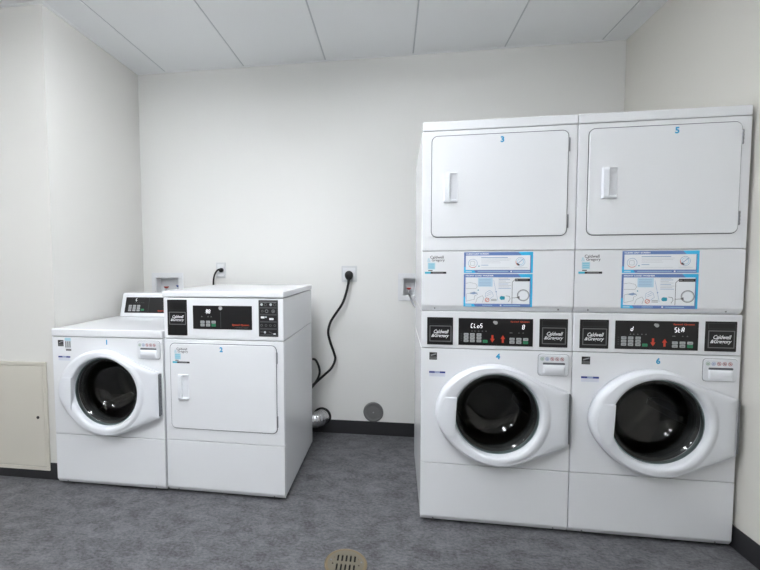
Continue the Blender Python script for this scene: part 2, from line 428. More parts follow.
def washer_door(t):
    segs = door_outline(); N = 144
    ang = [2*math.pi*i/N for i in range(N)] + [math.atan2(.69-GZ, .664-GX), math.atan2(.434-GZ, .664-GX) % (2*math.pi)]
    ang.sort(); bm = bmesh.new(); loops = []
    R = [ray_outline(a, segs) for a in ang]
    def off(x, base):                              # front height falls away towards the hinge side
        k = max(0, (x-.46)/(.664-.46)); return base-.021*min(1, k)
    RG = .196
    prof = [('g', -.006, -.004), ('g', -.004, .020), ('g', 0, .036), ('g', .0015, .043), ('g', .005, .048), ('g', .012, .051), ('r', .018, .052), ('r', .034, .0525), ('r', .038, .052), ('r', .046, .0525),
            ('m', .5, .0525), ('o', .014, .051), ('o', .007, .047), ('o', .002, .041), ('o', 0, .034), ('o', 0, .0085), ('o', .012, .0075), ('o', .016, .0005)]
    for kind, d, h in prof:
        lp = []
        for a, r in zip(ang, R):
            sp = r-RG; k_ = min(1, (sp-.002)/.062)
            inner = RG+.046*k_; outer = r-.014*k_
            rr = RG+d*k_ if kind in 'gr' else r-d*k_ if kind == 'o' else inner+(outer-inner)*d
            x = GX+rr*math.cos(a); z = GZ+rr*math.sin(a)
            hh = h
            step = .0045*max(0, min(1, math.cos(a)*2-.1))
            if (kind == 'r' and d > .036) or kind == 'm' or (kind == 'o' and h > .03): hh = h-step
            if h > .034: hh = off(x, hh) if x > .46 else hh
            if h == .034: hh = min(.034, off(x, .05)-.007)
            lp.append(bm.verts.new((x, -hh, z)))
        loops.append(lp)
    n = len(ang)
    for a, b2 in zip(loops, loops[1:]):
        for i in range(n): bm.faces.new((a[i], a[(i+1) % n], b2[(i+1) % n], b2[i]))
    d = fin('door', bm, 'white_plastic', t, True)
    # handle plate on the left of the ring
    bm = bmesh.new()
    nz, nx = 14, 10
    zs = [.468+(.652-.468)*k/nz for k in range(nz+1)]
    def hx(z): return max(.088, GX-ray_outline(math.atan2(z-GZ, -.2), segs)+.010)
    V = []
    for z in zs:
        xl = .088+.45*abs(z-.572)**1.6; xr = .158+.004*(z-.56)/.09
        for (za, xa), (zb_, xb) in zip(LW_, LW_[1:]):
            if za <= z <= zb_: xl = xa+(xb-xa)*(z-za)/(zb_-za)+.018
        row = []
        for k in range(nx+1):
            u = k/nx; x = xl+(xr-xl)*u
            y = -(.0555+.0055*math.sin(math.pi*min(1, u*.75)))
            row.append(bm.verts.new((x, y, z)))
        V.append(row)
    B = [[bm.verts.new((v.co.x, -.035, v.co.z)) for v in row] for row in V]
    for k in range(nz):
        for j in range(nx):
            bm.faces.new((V[k][j], V[k][j+1], V[k+1][j+1], V[k+1][j])); bm.faces.new((B[k][j], B[k+1][j], B[k+1][j+1], B[k][j+1]))
        bm.faces.new((V[k][0], V[k+1][0], B[k+1][0], B[k][0])); bm.faces.new((V[k][nx], B[k][nx], B[k+1][nx], V[k+1][nx]))
    for j in range(nx):
        bm.faces.new((V[0][j], B[0][j], B[0][j+1], V[0][j+1])); bm.faces.new((V[nz][j], V[nz][j+1], B[nz][j+1], B[nz][j]))
    bmesh.ops.recalc_face_normals(bm, faces=bm.faces)
    es = [e for e in bm.edges if len(e.link_faces) == 2 and e.calc_face_angle(0) > .9]
    bmesh.ops.bevel(bm, geom=es, offset=.002, segments=2, affect='EDGES')
    fin('door_handle', bm, 'white_plastic', d)
    # glass bowl with its rim
    bm = bmesh.new()
    lathe(bm, [(.1925, -.018), (.188, -.0225), (.179, -.021), (.168, -.010), (.158, .02), (.146, .055), (.132, .078), (.11, .092), (.08, .099), (.04, .102), (.001, .103)], 72, 'Y', (GX, 0, GZ))
    fin('door_glass', bm, 'door_glass', d, True)
    bm = bmesh.new(); lathe(bm, [(.1928, -.004), (.1928, -.019), (.190, -.0235), (.187, -.021), (.187, -.004)], 72, 'Y', (GX, 0, GZ))
    fin('glass_rim', bm, 'glass_edge', d, True)
    # hinge: perforated steel strip on the right edge
    bm = bmesh.new(); box(bm, .6645, .6715, -.024, -.001, .446, .680, .001, 1)
    hg = fin('hinge', bm, 'hinge_steel', d)
    for k in range(12):
        bm = bmesh.new(); z = .456+k*.0192; lathe(bm, [(.0045, .6705), (.0045, .6722), (.002, .6727)], 12, 'X', (0, -.012, z), True)
        fin('rivet', bm, 'gasket_grey', hg, True)
    return d
def washer_inside(t):
    bm = bmesh.new()
    lathe(bm, [(.205, .004), (.222, .012), (.222, .03), (.186, .05), (.182, .07), (.20, .085), (.245, .09)], 64, 'Y', (GX, 0, GZ))
    fin('door_gasket', bm, 'gasket_rubber', t, True)
    bm = bmesh.new()
    lathe(bm, [(.215, .092), (.245, .10), (.25, .12), (.25, .40), (.245, .42), (.20, .43), (.12, .425), (.05, .415), (.001, .412)], 64, 'Y', (GX, 0, GZ))
    d = fin('drum', bm, 'drum_steel', t, True)
    for k in range(3):
        a = math.radians(20+120*k); bm = bmesh.new()
        tt = bmesh.new(); prism(tt, [(.13, .252), (.13, .20), (.18, .175), (.36, .175), (.41, .20), (.41, .252)], -.03, .03, .008)
        for v in tt.verts:
            v.co.x *= 1 if v.co.z > .24 else .55
            x, z = v.co.x, v.co.z; v.co = Vector((GX+x*math.cos(a)-z*math.sin(a), v.co.y, GZ+x*math.sin(a)+z*math.cos(a)))
        merge(bm, tt); fin('drum_paddle', bm, 'drum_steel', d)
def drawer(t):
    bm = bmesh.new(); plate(bm, rrect(.533, .668, .758, .860, .014), -.0012, .01, 0); s = fin('detergent_drawer', bm, 'gasket_grey', t)
    s = None
    bm = bmesh.new(); plate(bm, rrect(.5345, .6665, .7595, .8585, .013), -.006, .008, .003); d = fin('detergent_drawer', bm, 'drawer_plastic', t)
    # grip: dark slot under a hood, bowed plate below
    bm = bmesh.new(); nx = 14; top = []; 
    prof = [(0, .811), (.001, .811), (.010, .800), (.012, .788), (.009, .774), (0, .766)]
    rows = []
    for k in range(nx+1):
        u = k/nx; x = .553+.096*u; e = (math.sin(math.pi*u))**.35 if 0 < u < 1 else 0
        rows.append([bm.verts.new((x, -.0058-h*.65*(.25+.75*e), z-(.004*math.sin(math.pi*u) if z < .77 else 0))) for h, z in prof])
    for a, b2 in zip(rows, rows[1:]):
        for i in range(len(prof)-1): bm.faces.new((a[i], a[i+1], b2[i+1], b2[i]))
    bm.faces.new(rows[0]); bm.faces.new(rows[-1][::-1])
    fin('drawer_handle', bm, 'white_plastic', d, True)
    p = Print(-.006); p.rr(.553, .649, .811, .8205, .003, 'gasket_grey'); p.rr(.556, .646, .8175, .8205, .0012, 'seam_dark', 1); p.build('grip_slot', d)
    p = Print(-.006)
    for i, c in enumerate(('icon_green', 'icon_blue', 'icon_red', 'icon_red', 'icon_red')):
        x = .5505+i*.0215; p.ring(x, .838, .0085, .0022, c, 1, 16)
        if i < 2: p.rect(x-.004, x+.004, .835, .841, c, 1); p.rect(x-.006, x+.003, .8335, .8345, c, 1)
        else: p.line(x-.006, .844, x+.006, .832, .0022, c, 2); p.disc(x, .838, .0035, c if i != 3 else 'gasket_grey', 1)
    p.build('printed_icons', d)
def efficiency_sticker(t, x=.0385, z=.817, s=.036):
    p = Print(0); p.rect(x, x+s, z, z+s, 'print_dark'); p.rect(x+.002, x+s-.002, z+.003, z+s*.42, 'frame_grey', 1)
    p.line(x+.006, z+s*.58, x+s-.003, z+s*.82, .006, 'print_grey', 1); p.text('ENERGY', x+s/2, z+s*.28, 'print_dark', wd=s*.8, h=.006, lv=2)
    p.build('efficiency_sticker', t)
def blue_sticker(t, x=.038, z=.735):
    p = Print(0); p.rect(x, x+.076, z, z+.026, 'sticker_pale'); p.rect(x, x+.076, z+.017, z+.026, 'sticker_blue', 1)
    p.rect(x+.026, x+.051, z+.0175, z+.0255, 'icon_blue', 2)
    for k in range(3): p.rect(x+.004, x+.07, z+.003+.0045*k, z+.0042+.0045*k, 'print_lightgrey', 1)
    p.build('notice_sticker', t)
def number(t, s, x, z, y=0, h=.028):
    p = Print(y); p.text(s, x, z, 'number_cyan', h=h, bold=.045); o = p.build('number_decal', t)
    o['label'] = 'light blue number %s' % s
def logo_plate(t, x0, x1, z0, z1, fz0=.11, fz1=.70, y=0):
    bm = bmesh.new(); plate(bm, rrect(x0, x1, z0, z1, .002, 2), y-.0025, y+.002, .0008)
    o = fin('logo_plate', bm, 'panel_black', t); W, D = x1-x0, z1-z0
    p = Print(y-.0025); a, c, d, e = x0+W*.09, x1-W*.06, z0+D*fz0, z0+D*fz1
    if e < z1-D*.15: p.frame(a, c, e+D*.05, z1-D*.06, .001, 'print_dim', 0)
    p.frame(a, c, d, e, .0042, 'frame_grey')
    m_ = (d+e)/2; hh = (e-d)
    p.text('Caldwell', (a+c)/2+.004, m_+hh*.13, 'print_white', h=hh*.23, wd=(c-a)*.68, shear=.35, bold=.02)
    p.text('&Gregory', (a+c)/2-.001, m_-hh*.15, 'print_white', h=hh*.27, wd=(c-a)*.80, shear=.35, bold=.02)
    p.build('printed_logo', o)
    return o
def button(parent, x, z, w_, h_, mt, y, first={}):
    key = (round(w_, 4), round(h_, 4), mt)
    if key not in first:
        bm = bmesh.new(); plate(bm, rrect(-w_/2, w_/2, -h_/2, h_/2, .0022, 3), -.0012, .0, .0004)
        p = Print(-.0012); p.rect(-w_*.28, w_*.28, -.0009, .0009, 'print_dim')
        me = bpy.data.meshes.new('p'); p.bm.to_mesh(me); p.bm.free(); n0 = len(bm.faces); bm.from_mesh(me)
        bm.faces.ensure_lookup_table()
        for f in bm.faces[n0:]: f.material_index = 1
        first[key] = fin('button', bm, [mt, 'print_dim'], parent, loc=(x, y, z), recalc=False)
    else:
        o = first[key].copy(); COL.objects.link(o); o.parent = parent; o.location = (x, y, z)
def display_panel(t, x0, z0, kind, left='', right='', y=0, W=.335, D=.129, name='control_display'):
    bm = bmesh.new(); plate(bm, rrect(x0, x0+W, z0, z0+D, .002, 2), y-.0025, y+.002, .0008)
    o = fin(name, bm, 'panel_black', t); p = Print(y-.0025)
    X = lambda f: x0+W*f
    Z = lambda f: z0+D*(1-f)
    yb = y-.0025
    if kind == 'washer_stack':
        for fz in (.605, .72, .835):
            for fx in (.105, .19, .28): button(o, X(fx), Z(fz), .0215, .0128, 'button_grey', yb)
        button(o, X(.365), Z(.845), .0215, .013, 'button_green', yb)
        for fx in (.725, .815): 
            for fz in (.745, .86): button(o, X(fx), Z(fz), .0225, .0128, 'button_grey', yb)
        button(o, X(.905), Z(.745), .0225, .0128, 'button_grey', yb); button(o, X(.905), Z(.86), .0225, .0128, 'button_green', yb)
        for fx, dn in ((.462, True), (.602, False)):
            c = Z(.745); s = -1 if dn else 1; xx = X(fx)
            q = Print(yb); q.rect(xx-.0045, xx+.0045, c-s*.018, c+s*.0, 'arrow_red'); q.poly([(xx-.0105, c), (xx+.0105, c), (xx, c+s*.018)], 'arrow_red')
            q.build('arrow_light', o)
        for fx in (.185, .225, .275, .325, .375): p.poly([(X(fx)-.004, Z(.49)), (X(fx)+.004, Z(.49)), (X(fx), Z(.49)+.006)], 'frame_grey')
        for fx in (.70, .72, .815, .87): p.poly([(X(fx)-.004, Z(.53)), (X(fx)+.004, Z(.53)), (X(fx), Z(.53)+.006)], 'frame_grey')
        for fz in (.6, .68, .76, .84): p.rect(X(.03), X(.05), Z(fz), Z(fz)+.003, 'print_dim')
        q = Print(yb); q.disc(X(.505), Z(.155), .0085, 'badge_grey'); q.disc(X(.485), Z(.13), .006, 'badge_grey', 1); q.build('round_badge', o)
        q = Print(yb); q.text('Speed Queen', X(.825), Z(.11), 'logo_red', h=.0085, wd=W*.25, bold=.03); q.build('printed_logo', o)
        if left:
            q = Print(yb); q.segs(left, X(.245 if len(left) > 2 else .20), Z(.275), .0195, 'led_white'); q.build('display_digits', o)
        if right:
            q = Print(yb); q.segs(right, X(.77 if len(right) > 2 else .87), Z(.295), .0195, 'led_white'); q.build('display_digits', o)
    elif kind == 'dryer':
        for fx in (.165, .26, .355):
            for fz in (.70, .83):
                button(o, X(fx), Z(fz), .0235, .0145, 'button_green' if (fx > .3 and fz > .8) else 'button_grey', yb)
        for fx in (.155, .262, .315): p.poly([(X(fx)-.005, Z(.49)), (X(fx)+.005, Z(.49)), (X(fx), Z(.49)+.008)], 'frame_grey')
        p.rect(X(.472), X(.482), Z(.94), Z(.26), 'print_dim'); q = Print(yb); q.disc(X(.475), Z(.10), .011, 'badge_grey'); q.disc(X(.472), Z(.13), .006, 'print_lightgrey', 1); q.build('round_badge', o)
        q = Print(yb); q.text('Speed Queen', X(.81), Z(.81), 'logo_red', h=.0125, wd=W*.285, bold=.035)
        q.text('COMMERCIAL LAUNDRY', X(.83), Z(.92), 'frame_grey', h=.005, wd=W*.23); q.build('printed_logo', o)
        q = Print(yb); q.segs('88', X(.262), Z(.245), .019, 'led_white'); q.build('display_digits', o)
    elif kind == 'washer_top':
        for fz in (.56, .70, .84):
            for fx in (.115, .21, .305): button(o, X(fx), Z(fz), .0225, .0125, 'button_grey', yb)
        button(o, X(.40), Z(.80), .0235, .013, 'button_green', yb)
        for fx in (.22, .27, .32, .37, .41): p.rect(X(fx)-.003, X(fx)+.003, Z(.36), Z(.36)+.002, 'frame_grey')
        p.rect(X(.525), X(.532), Z(.96), Z(.05), 'print_dim')
        q = Print(yb); q.text('Speed Queen', X(.86), Z(.865), 'logo_red', h=.0115, wd=W*.23, bold=.035); q.build('printed_logo', o)
        q = Print(yb); q.segs('6', X(.235), Z(.17), .017, 'led_white'); q.build('display_digits', o)
    p.build('printed_markings', o)
    return o
def service_sticker(t, x0, z0, y=0, W=.1, D=.088):
    X = lambda f: x0+W*f
    Z = lambda f: z0+D*f
    p = Print(y)
    p.text('Caldwell', X(.56), Z(.92), 'print_dim', h=D*.16, wd=W*.62, bold=.012); p.text('Gregory', X(.62), Z(.74), 'print_dim', h=D*.18, wd=W*.60, bold=.012)
    p.text('&', X(.19), Z(.76), 'sticker_palecyan', h=D*.2)
    p.rect(X(.14), X(.48), Z(.26), Z(.62), 'sticker_palecyan')
    for k in range(3): p.rect(X(.18), X(.44), Z(.33+.1*k), Z(.35+.1*k), 'sticker_cyan', 1)
    p.rect(X(.16), X(.36), Z(.17), Z(.22), 'print_dim')
    p.rect(X(0), X(.27), Z(.02), Z(.13), 'sticker_cyan'); p.rect(X(.27), X(1), Z(.02), Z(.13), 'print_dark'); p.rect(X(.36), X(.86), Z(.045), Z(.105), 'frame_grey', 1)
    o = p.build('service_sticker', t)
    return o
def posters(t, y=0):
    # upper instruction sheet
    x0, x1, z0, z1 = .195, .502, 1.2365, 1.334
    for name, z0, z1 in (('instruction_sheet', 1.2365, 1.334), ('instruction_sheet', 1.0775, 1.2315)):
        upper = z0 > 1.2; D = z1-z0; bm = bmesh.new(); box(bm, x0, x1, y-.0006, y, z0, z1)
        o = fin(name, bm, 'poster_blue', t); p = Print(y-.0006)
        hb = .0155
        p.poly([(x1-.064, z1), (x1, z1), (x1, z0), (x1-.008, z0), (x1-.008, z1-hb), (x1-.050, z1-hb)], 'poster_cyan')
        p.poly([(x0, z0), (x0+.054, z0), (x0+.046, z0+.013), (x0+.012, z0+.013), (x0+.006, z0+D*.3), (x0, z0+D*.3)], 'poster_cyan')
        p.rect(x0+.008, x1-.012, z0+.014, z1-hb, 'poster_paper', 1)
        p.text('CLEAN LINT SCREEN' if upper else 'FRONT LOAD WASHER', x0+(.060 if upper else .072), z1-.0078, 'print_white', h=.0068, wd=.104 if upper else .126, bold=.03, lv=1)
        p.rect(x0+.008, x0+.036, z0+.004, z0+.009, 'poster_pale', 1)
        p.rect(x0+(.062 if upper else .085), x0+(.20 if upper else .13), z0+.0055, z0+.0078, 'poster_pale', 1)
        p.rect(x0+(.22 if upper else .18), x1-.012-(.0 if upper else .04), z0+.0055, z0+.0078, 'poster_pale', 1)
        p.disc(x0+(.212 if upper else .168), z0+.0067, .0036, 'poster_paper', 1)
        if upper:
            p.ring(x0+.040, z0+.045, .021, .0016, 'poster_line', 2); p.ring(x0+.040, z0+.045, .021, .0024, 'poster_red', 3, 12, math.radians(215), math.radians(310))
            p.rr(x0+.028, x0+.050, z0+.034, z0+.056, .006, 'print_lightgrey', 2); p.rr(x0+.030, x0+.048, z0+.036, z0+.054, .005, 'poster_paper', 3)
            p.disc(x0+.068, z0+.032, .0028, 'poster_teal', 2)
            p.rect(x0+.078, x0+.196, z0+.0705, z0+.0735, 'poster_line', 2)
            for k, l in enumerate((.21, .205, .16, .165)): p.rect(x0+.078, x0+l, z0+.0645-.006*k, z0+.0657-.006*k, 'print_lightgrey', 2)
            p.rect(x0+.078, x0+.11, z0+.0355, z0+.038, 'poster_line', 2); p.rect(x0+.078, x0+.205, z0+.024, z0+.0252, 'print_lightgrey', 2)
            p.disc(x0+.252, z0+.052, .021, 'poster_line', 2); p.disc(x0+.252, z0+.052, .0195, 'poster_paper', 3); p.ring(x0+.252, z0+.052, .015, .003, 'poster_pale', 4)
            p.line(x0+.236, z0+.040, x0+.266, z0+.066, .0025, 'poster_line', 5); p.line(x0+.236, z0+.044, x0+.248, z0+.036, .006, 'print_dim', 6)
            p.ring(x0+.252, z0+.052, .021, .0025, 'poster_red', 5, 10, math.radians(170), math.radians(235)); p.rect(x0+.226, x0+.284, z0+.024, z0+.0255, 'print_lightgrey', 2)
        else:
            p.rect(x0+.065, x0+.13, z0+.095, z0+.136, 'poster_pale', 2)
            for k in range(5): p.rect(x0+.07, x0+.122, z0+.100+.007*k, z0+.1015+.007*k, 'poster_line', 3)
            def pl(pts, mt='print_grey', th=.0012):
                for (a, c), (d, e) in zip(pts, pts[1:]): p.line(x0+a, z0+c, x0+d, z0+e, th, mt, 3)
            pl([(.010, .085), (.055, .085), (.062, .095), (.055, .108), (.030, .114), (.010, .110)])
            pl([(.012, .025), (.012, .060), (.050, .070), (.064, .058), (.050, .050), (.050, .035), (.012, .025)])
            pl([(.055, .018), (.062, .040), (.085, .052), (.092, .040), (.085, .020)])
            pl([(.10, .045), (.118, .036), (.135, .050), (.130, .068), (.118, .078), (.10, .066), (.10, .045)], 'poster_line')
            pl([(.106, .060), (.124, .070)], 'poster_line'); pl([(.106, .052), (.126, .062)], 'poster_line')
            p.poly([(x0+.026, z0+.062), (x0+.045, z0+.070), (x0+.065, z0+.064), (x0+.045, z0+.058)], 'poster_line', 4)
            p.disc(x0+.066, z0+.078, .0028, 'poster_teal', 3); pl([(.135, .125), (.155, .030)], 'poster_line'); p.disc(x0+.147, z0+.071, .003, 'poster_line', 3)
            p.ring(x0+.107, z0+.032, .010, .0026, 'poster_red', 3, 16); p.line(x0+.100, z0+.026, x0+.114, z0+.038, .0022, 'poster_red', 4)
            for k in range(2): p.rect(x0+.124, x0+.150, z0+.028+.006*k, z0+.0305+.006*k, 'print_grey', 3)
            for k in range(8): p.rect(x0+.157, x0+(.212, .205, .214, .20, .210, .19, .208, .2)[k], z0+.086+.0068*k, z0+.088+.0068*k, 'print_lightgrey' if k % 3 else 'poster_line', 3)
            p.rr(x0+.165, x0+.186, z0+.034, z0+.050, .004, 'poster_teal', 3); p.disc(x0+.172, z0+.042, .009, 'poster_teal', 4)
            pl([(.190, .052), (.206, .050), (.210, .038), (.202, .024)], 'frame_grey', .0018)
            pl([(.218, .016), (.218, .116), (.230, .128)], 'frame_grey', .0022)
            p.rect(x0+.230, x1-.012, z0+.120, z0+.133, 'print_dark', 3); p.rect(x0+.232, x0+.244, z0+.124, z0+.129, 'print_grey', 4); p.rect(x0+.248, x1-.02, z0+.126, z0+.128, 'print_grey', 4)
            p.disc(x0+.267, z0+.055, .0275, 'print_grey', 3, 28); p.disc(x0+.267, z0+.055, .0245, 'print_lightgrey', 4, 28); p.disc(x0+.267, z0+.055, .021, 'poster_paper', 5, 28)
            p.poly([(x0+.236, z0+.044), (x0+.252, z0+.038), (x0+.250, z0+.052)], 'frame_grey', 6); pl([(.216, .042), (.24, .044)], 'frame_grey', .002)
        p.build('printed_instructions', o)
def dryer_door(t, x0, x1, z0, z1, hx0, hz0, hw, hh, y=0, hinges=((.80, .93), (.07, .2))):
    bm = bmesh.new(); plate(bm, rrect(x0-.0035, x1+.0035, z0-.0035, z1+.0035, .0285), y-.001, y+.002); fin('door_seal', bm, 'seal_grey', t)  # dark plate round the door: shade of the gap put in as colour
    bm = bmesh.new(); plate(bm, rrect(x0, x1, z0, z1, .025), y-.006, y+.001, .0025); d = fin('door', bm, 'white_enamel', t)
    yb = y-.006
    # moulded pull: bar on the left, hollow pocket on the right
    XS = [0, .004, .027, .031, .060, hw-.003, hw]; XS = [v*hw/.068 if 0 < i < 5 else v for i, v in enumerate(XS)]
    ZS = [0, .003, .010, .016, hh-.030, hh-.012, hh-.003, hh]
    HH = [[0]*7, [0, .010, .011, .011, .010, .008, 0], [0, .012, .013, .012, .011, .009, 0], [0, .012, .014, .003, .002, .002, 0],
          [0, .012, .014, .0025, .001, .001, 0], [0, .012, .014, .004, .003, .002, 0], [0, .009, .010, .010, .008, .005, 0], [0]*7]
    bm = bmesh.new()
    V = [[bm.verts.new((hx0+XS[i], yb-HH[j][i], hz0+ZS[j])) for i in range(7)] for j in range(8)]
    for j in range(7):
        for i in range(6): bm.faces.new((V[j][i], V[j][i+1], V[j+1][i+1], V[j+1][i]))
    bm.faces.new([V[0][i] for i in range(7)]+[V[j][6] for j in range(1, 8)]+[V[7][i] for i in range(5, -1, -1)]+[V[j][0] for j in range(6, 0, -1)])
    h = fin('door_handle', bm, 'white_plastic', d)
    for fa, fb in hinges:
        za, zb = z0+(z1-z0)*fa, z0+(z1-z0)*fb
        bm = bmesh.new(); box(bm, x1-.0005, x1+.008, y-.006, y-.0005, za, zb, .001, 1)
        for k in range(4):
            zz = za+(zb-za)*(k+.5)/4; box(bm, x1+.001, x1+.007, y-.0085, y-.005, zz-.004, zz+.004, .001, 1)
        fin('hinge', bm, 'hinge_steel', d)
    return d

# ------------------------------------------------------------------ builders of whole machines
def washer_base(t, z_top):
    for x in (.05, MW-.05):
        for y in (.06, MD-.06): foot(t, x, y)
    lip_panel('kick_panel', .014, .3035, t)
    holed_panel(t, .3065, .8715, GX, GZ, .205)
    shell('cabinet', t, .020, .8715, open_front=True)
    washer_inside(t); washer_door(t); drawer(t); efficiency_sticker(t); blue_sticker(t)
def copy_tree(o, parent=None):
    c = o.copy(); COL.objects.link(c); c.parent = parent
    for ch in list(o.children): copy_tree(ch, c)
    return c

def stacked_washer():
    t = empty('front_load_washer', (0, 0, 0))
    washer_base(t, .8745)
    bm = bmesh.new(); box(bm, 0, MW, 0, .03, .8745, 1.0530, .004); fin('control_panel', bm, 'white_enamel', t)
    bm = bmesh.new(); box(bm, .001, MW-.001, .03, MD, .8745, 1.0530, .002); fin('control_housing', bm, 'white_enamel', t)
    logo_plate(t, .027, .148, .892, 1.024); logo_plate(t, .537, .659, .892, 1.024)
    return t
def stacked_dryer():
    t = empty('stacked_dryer', (0, 0, 0))
    z0 = 1.0555
    lip_panel('service_panel', 1.0575, 1.3385, t)
    bm = bmesh.new(); box(bm, 0, MW, 0, .02, 1.3415, 1.9012, .0035); fin('front_panel', bm, 'white_enamel', t)
    shell('cabinet', t, z0-.002, 1.9012)
    bm = bmesh.new(); box(bm, 0, MW, 0, .022, 1.9040, 1.946, .004); box(bm, .002, MW-.002, .0225, MD, 1.9045, 1.912, .002, 1); fin('top_panel', bm, 'white_enamel', t)
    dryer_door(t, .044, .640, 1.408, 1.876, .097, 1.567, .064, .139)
    service_sticker(t, .014, 1.231); posters(t)
    for o in list(t.children): pass
    return t
RS, R2, R1 = -.0142, -.0151, -.0034
def rooted(t, loc, rz): t.location = loc; t.rotation_euler = (0, 0, rz); return t
SX, SY = 2.1718, -1.0031
off = Vector((math.cos(RS), math.sin(RS), 0))*.6835
w4 = rooted(stacked_washer(), (SX+.001, SY, 0), RS)
d3 = rooted(stacked_dryer(), (SX+.001, SY, 0), RS)
w6 = copy_tree(w4); w6.location = Vector((SX+.001, SY, 0))+off
d5 = copy_tree(d3); d5.location = Vector((SX+.001, SY, 0))+off
number(w4, '4', .3555, .842); number(w6, '6', .3560, .842); number(d3, '3', .357, 1.8495, -.006); number(d5, '5', .392, 1.8525, -.006)
display_panel(w4, .1735, .893, 'washer_stack', 'CLoS', '8'); display_panel(w6, .1755, .893, 'washer_stack', 'd', 'StA')
tag(w4, 'white front-load washer numbered 4, its display lit CLoS, under dryer 3', 'washing machine', 'front-load washers under the stacked dryers')
tag(w6, 'white front-load washer numbered 6, its display lit StA, under dryer 5 beside the wall', 'washing machine', 'front-load washers under the stacked dryers')
tag(d3, 'white dryer numbered 3 with plain square door, on top of washer 4', 'dryer', 'dryers stacked on the washers')
tag(d5, 'white dryer numbered 5 with square door, on top of washer 6 by the wall', 'dryer', 'dryers stacked on the washers')
# the dryers' roots sit at their own base, on the washers
for d in (d3, d5):
    d.location.z = 1.0535
    for c in d.children: c.location.z -= 1.0535

# washer 1 with rear console
t = empty('front_load_washer', (.0968+.001, -.9244, 0), R1)
tag(t, 'white front-load washer numbered 1, low and freestanding with a rear console, by the left wall', 'washing machine')
washer_base(t, .87)
number(t, '1', .345, .847)
bm = bmesh.new(); box(bm, -.001, MW, -.003, MD, .8745, .918, .006, 3); fin('top_lid', bm, 'white_enamel', t)
p = Print(0); p.rect(.083, .121, .806, .866, 'print_lightgrey'); p.rect(.083, .121, .850, .866, 'sticker_palecyan', 1)
for k in range(3): p.rect(.086+.013*k, .092+.013*k, .812, .846, 'frame_grey', 1)
p.rect(.088, .122, .792, .803, 'frame_grey'); p.build('service_sticker', t)
# console
bm = bmesh.new()
prof = [(.528, .919), (.572, 1.072), (.578, 1.080), (.66, 1.080), (.68, 1.070), (.68, .919)]
prism(bm, prof, .046, .640, .006); cons = fin('console', bm, 'white_enamel', t)
ang = math.atan2(.044, .153)
pv = bpy.data.objects.new('x', None); bpy.data.objects.remove(pv)
disp = display_panel(t, 0, 0, 'washer_top', W=.335, D=.110, name='control_display')
disp.location = (.079, .5355, .9455); disp.rotation_euler = (-ang, 0, 0)

# freestanding dryer 2
t = empty('freestanding_dryer', (.7848+.001, -.9181, 0), R2)
tag(t, 'white freestanding dryer numbered 2 with black side logo plate, right of the rear-console washer', 'dryer')
for x in (.05, MW-.05):
    for y in (.06, .65): foot(t, x, y)
lip_panel('kick_panel', .014, .3035, t)
bm = bmesh.new(); box(bm, 0, MW, 0, .02, .3065, .8715, .0035); fin('front_panel', bm, 'white_enamel', t)
shell('cabinet', t, .020, .8715, y1=.714)
bm = bmesh.new(); box(bm, 0, MW, 0, .714, .8745, 1.1005, .005); fin('control_panel', bm, 'white_enamel', t)
bm = bmesh.new(); box(bm, -.003, MW+.003, -.006, .716, 1.1045, 1.137, .006, 3); fin('top_lid', bm, 'white_enamel', t)
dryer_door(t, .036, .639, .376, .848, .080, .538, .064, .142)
number(t, '2', .334, .822, -.006); service_sticker(t, .050, .739, -.006)
logo_plate(t, .024, .139, .894, 1.090, .30, .66)
display_panel(t, .1735, .932, 'dryer', D=.1275)
bm = bmesh.new(); plate(bm, rrect(.546, .652, .898, 1.092, .002, 2), -.0025, .002, .0008); ip = fin('instruction_plate', bm, 'panel_black', t)
p = Print(-.0025); x0, x1, z0, z1 = .546, .652, .898, 1.092; D = z1-z0; Wd = x1-x0
p.frame(x0+.004, x1-.004, z0+.004, z1-.004, .0012, 'frame_grey')
for f in (.205, .395, .59, .785): p.rect(x0+.008, x1-.008, z1-D*f-.004, z1-D*f+.004, 'print_dim')
p.rect(x0+.008, x1-.008, z1-.012, z1-.009, 'print_grey'); p.rect(x0+.008, x1-.008, z0+.008, z0+.013, 'print_dim')
zz = z1-D*.12
p.disc(x0+.017, zz, .007, 'print_lightgrey'); p.ring(x0+.038, zz, .008, .002, 'frame_grey'); p.disc(x0+.067, zz, .007, 'print_lightgrey'); p.ring(x0+.088, zz, .008, .002, 'frame_grey')
zz = z1-D*.30
p.ring(x0+.021, zz, .006, .002, 'frame_grey'); p.ring(x0+.044, zz, .009, .0025, 'print_grey'); p.ring(x0+.080, zz, .009, .0025, 'print_grey'); p.disc(x0+.08, zz, .003, 'print_grey')
zz = z1-D*.49
p.rr(x0+.012, x0+.032, zz-.002, zz+.009, .002, 'print_white'); p.rr(x0+.034, x0+.045, zz+.001, zz+.009, .002, 'print_lightgrey'); p.rr(x0+.058, x0+.082, zz-.010, zz+.001, .002, 'print_white')
zz = z1-D*.69
for k in range(4): p.ring(x0+.016+.024*k, zz, .0065, .002, 'frame_grey', 0, 14)
zz = z1-D*.88
p.rect(x0+.010, x0+.028, zz, zz+.003, 'frame_grey'); p.disc(x0+.034, zz, .006, 'print_lightgrey'); p.line(x0+.055, zz+.004, x0+.078, zz-.008, .003, 'frame_grey'); p.rr(x0+.080, x0+.093, zz-.011, zz-.005, .002, 'print_white')
p.build('printed_icons', ip)

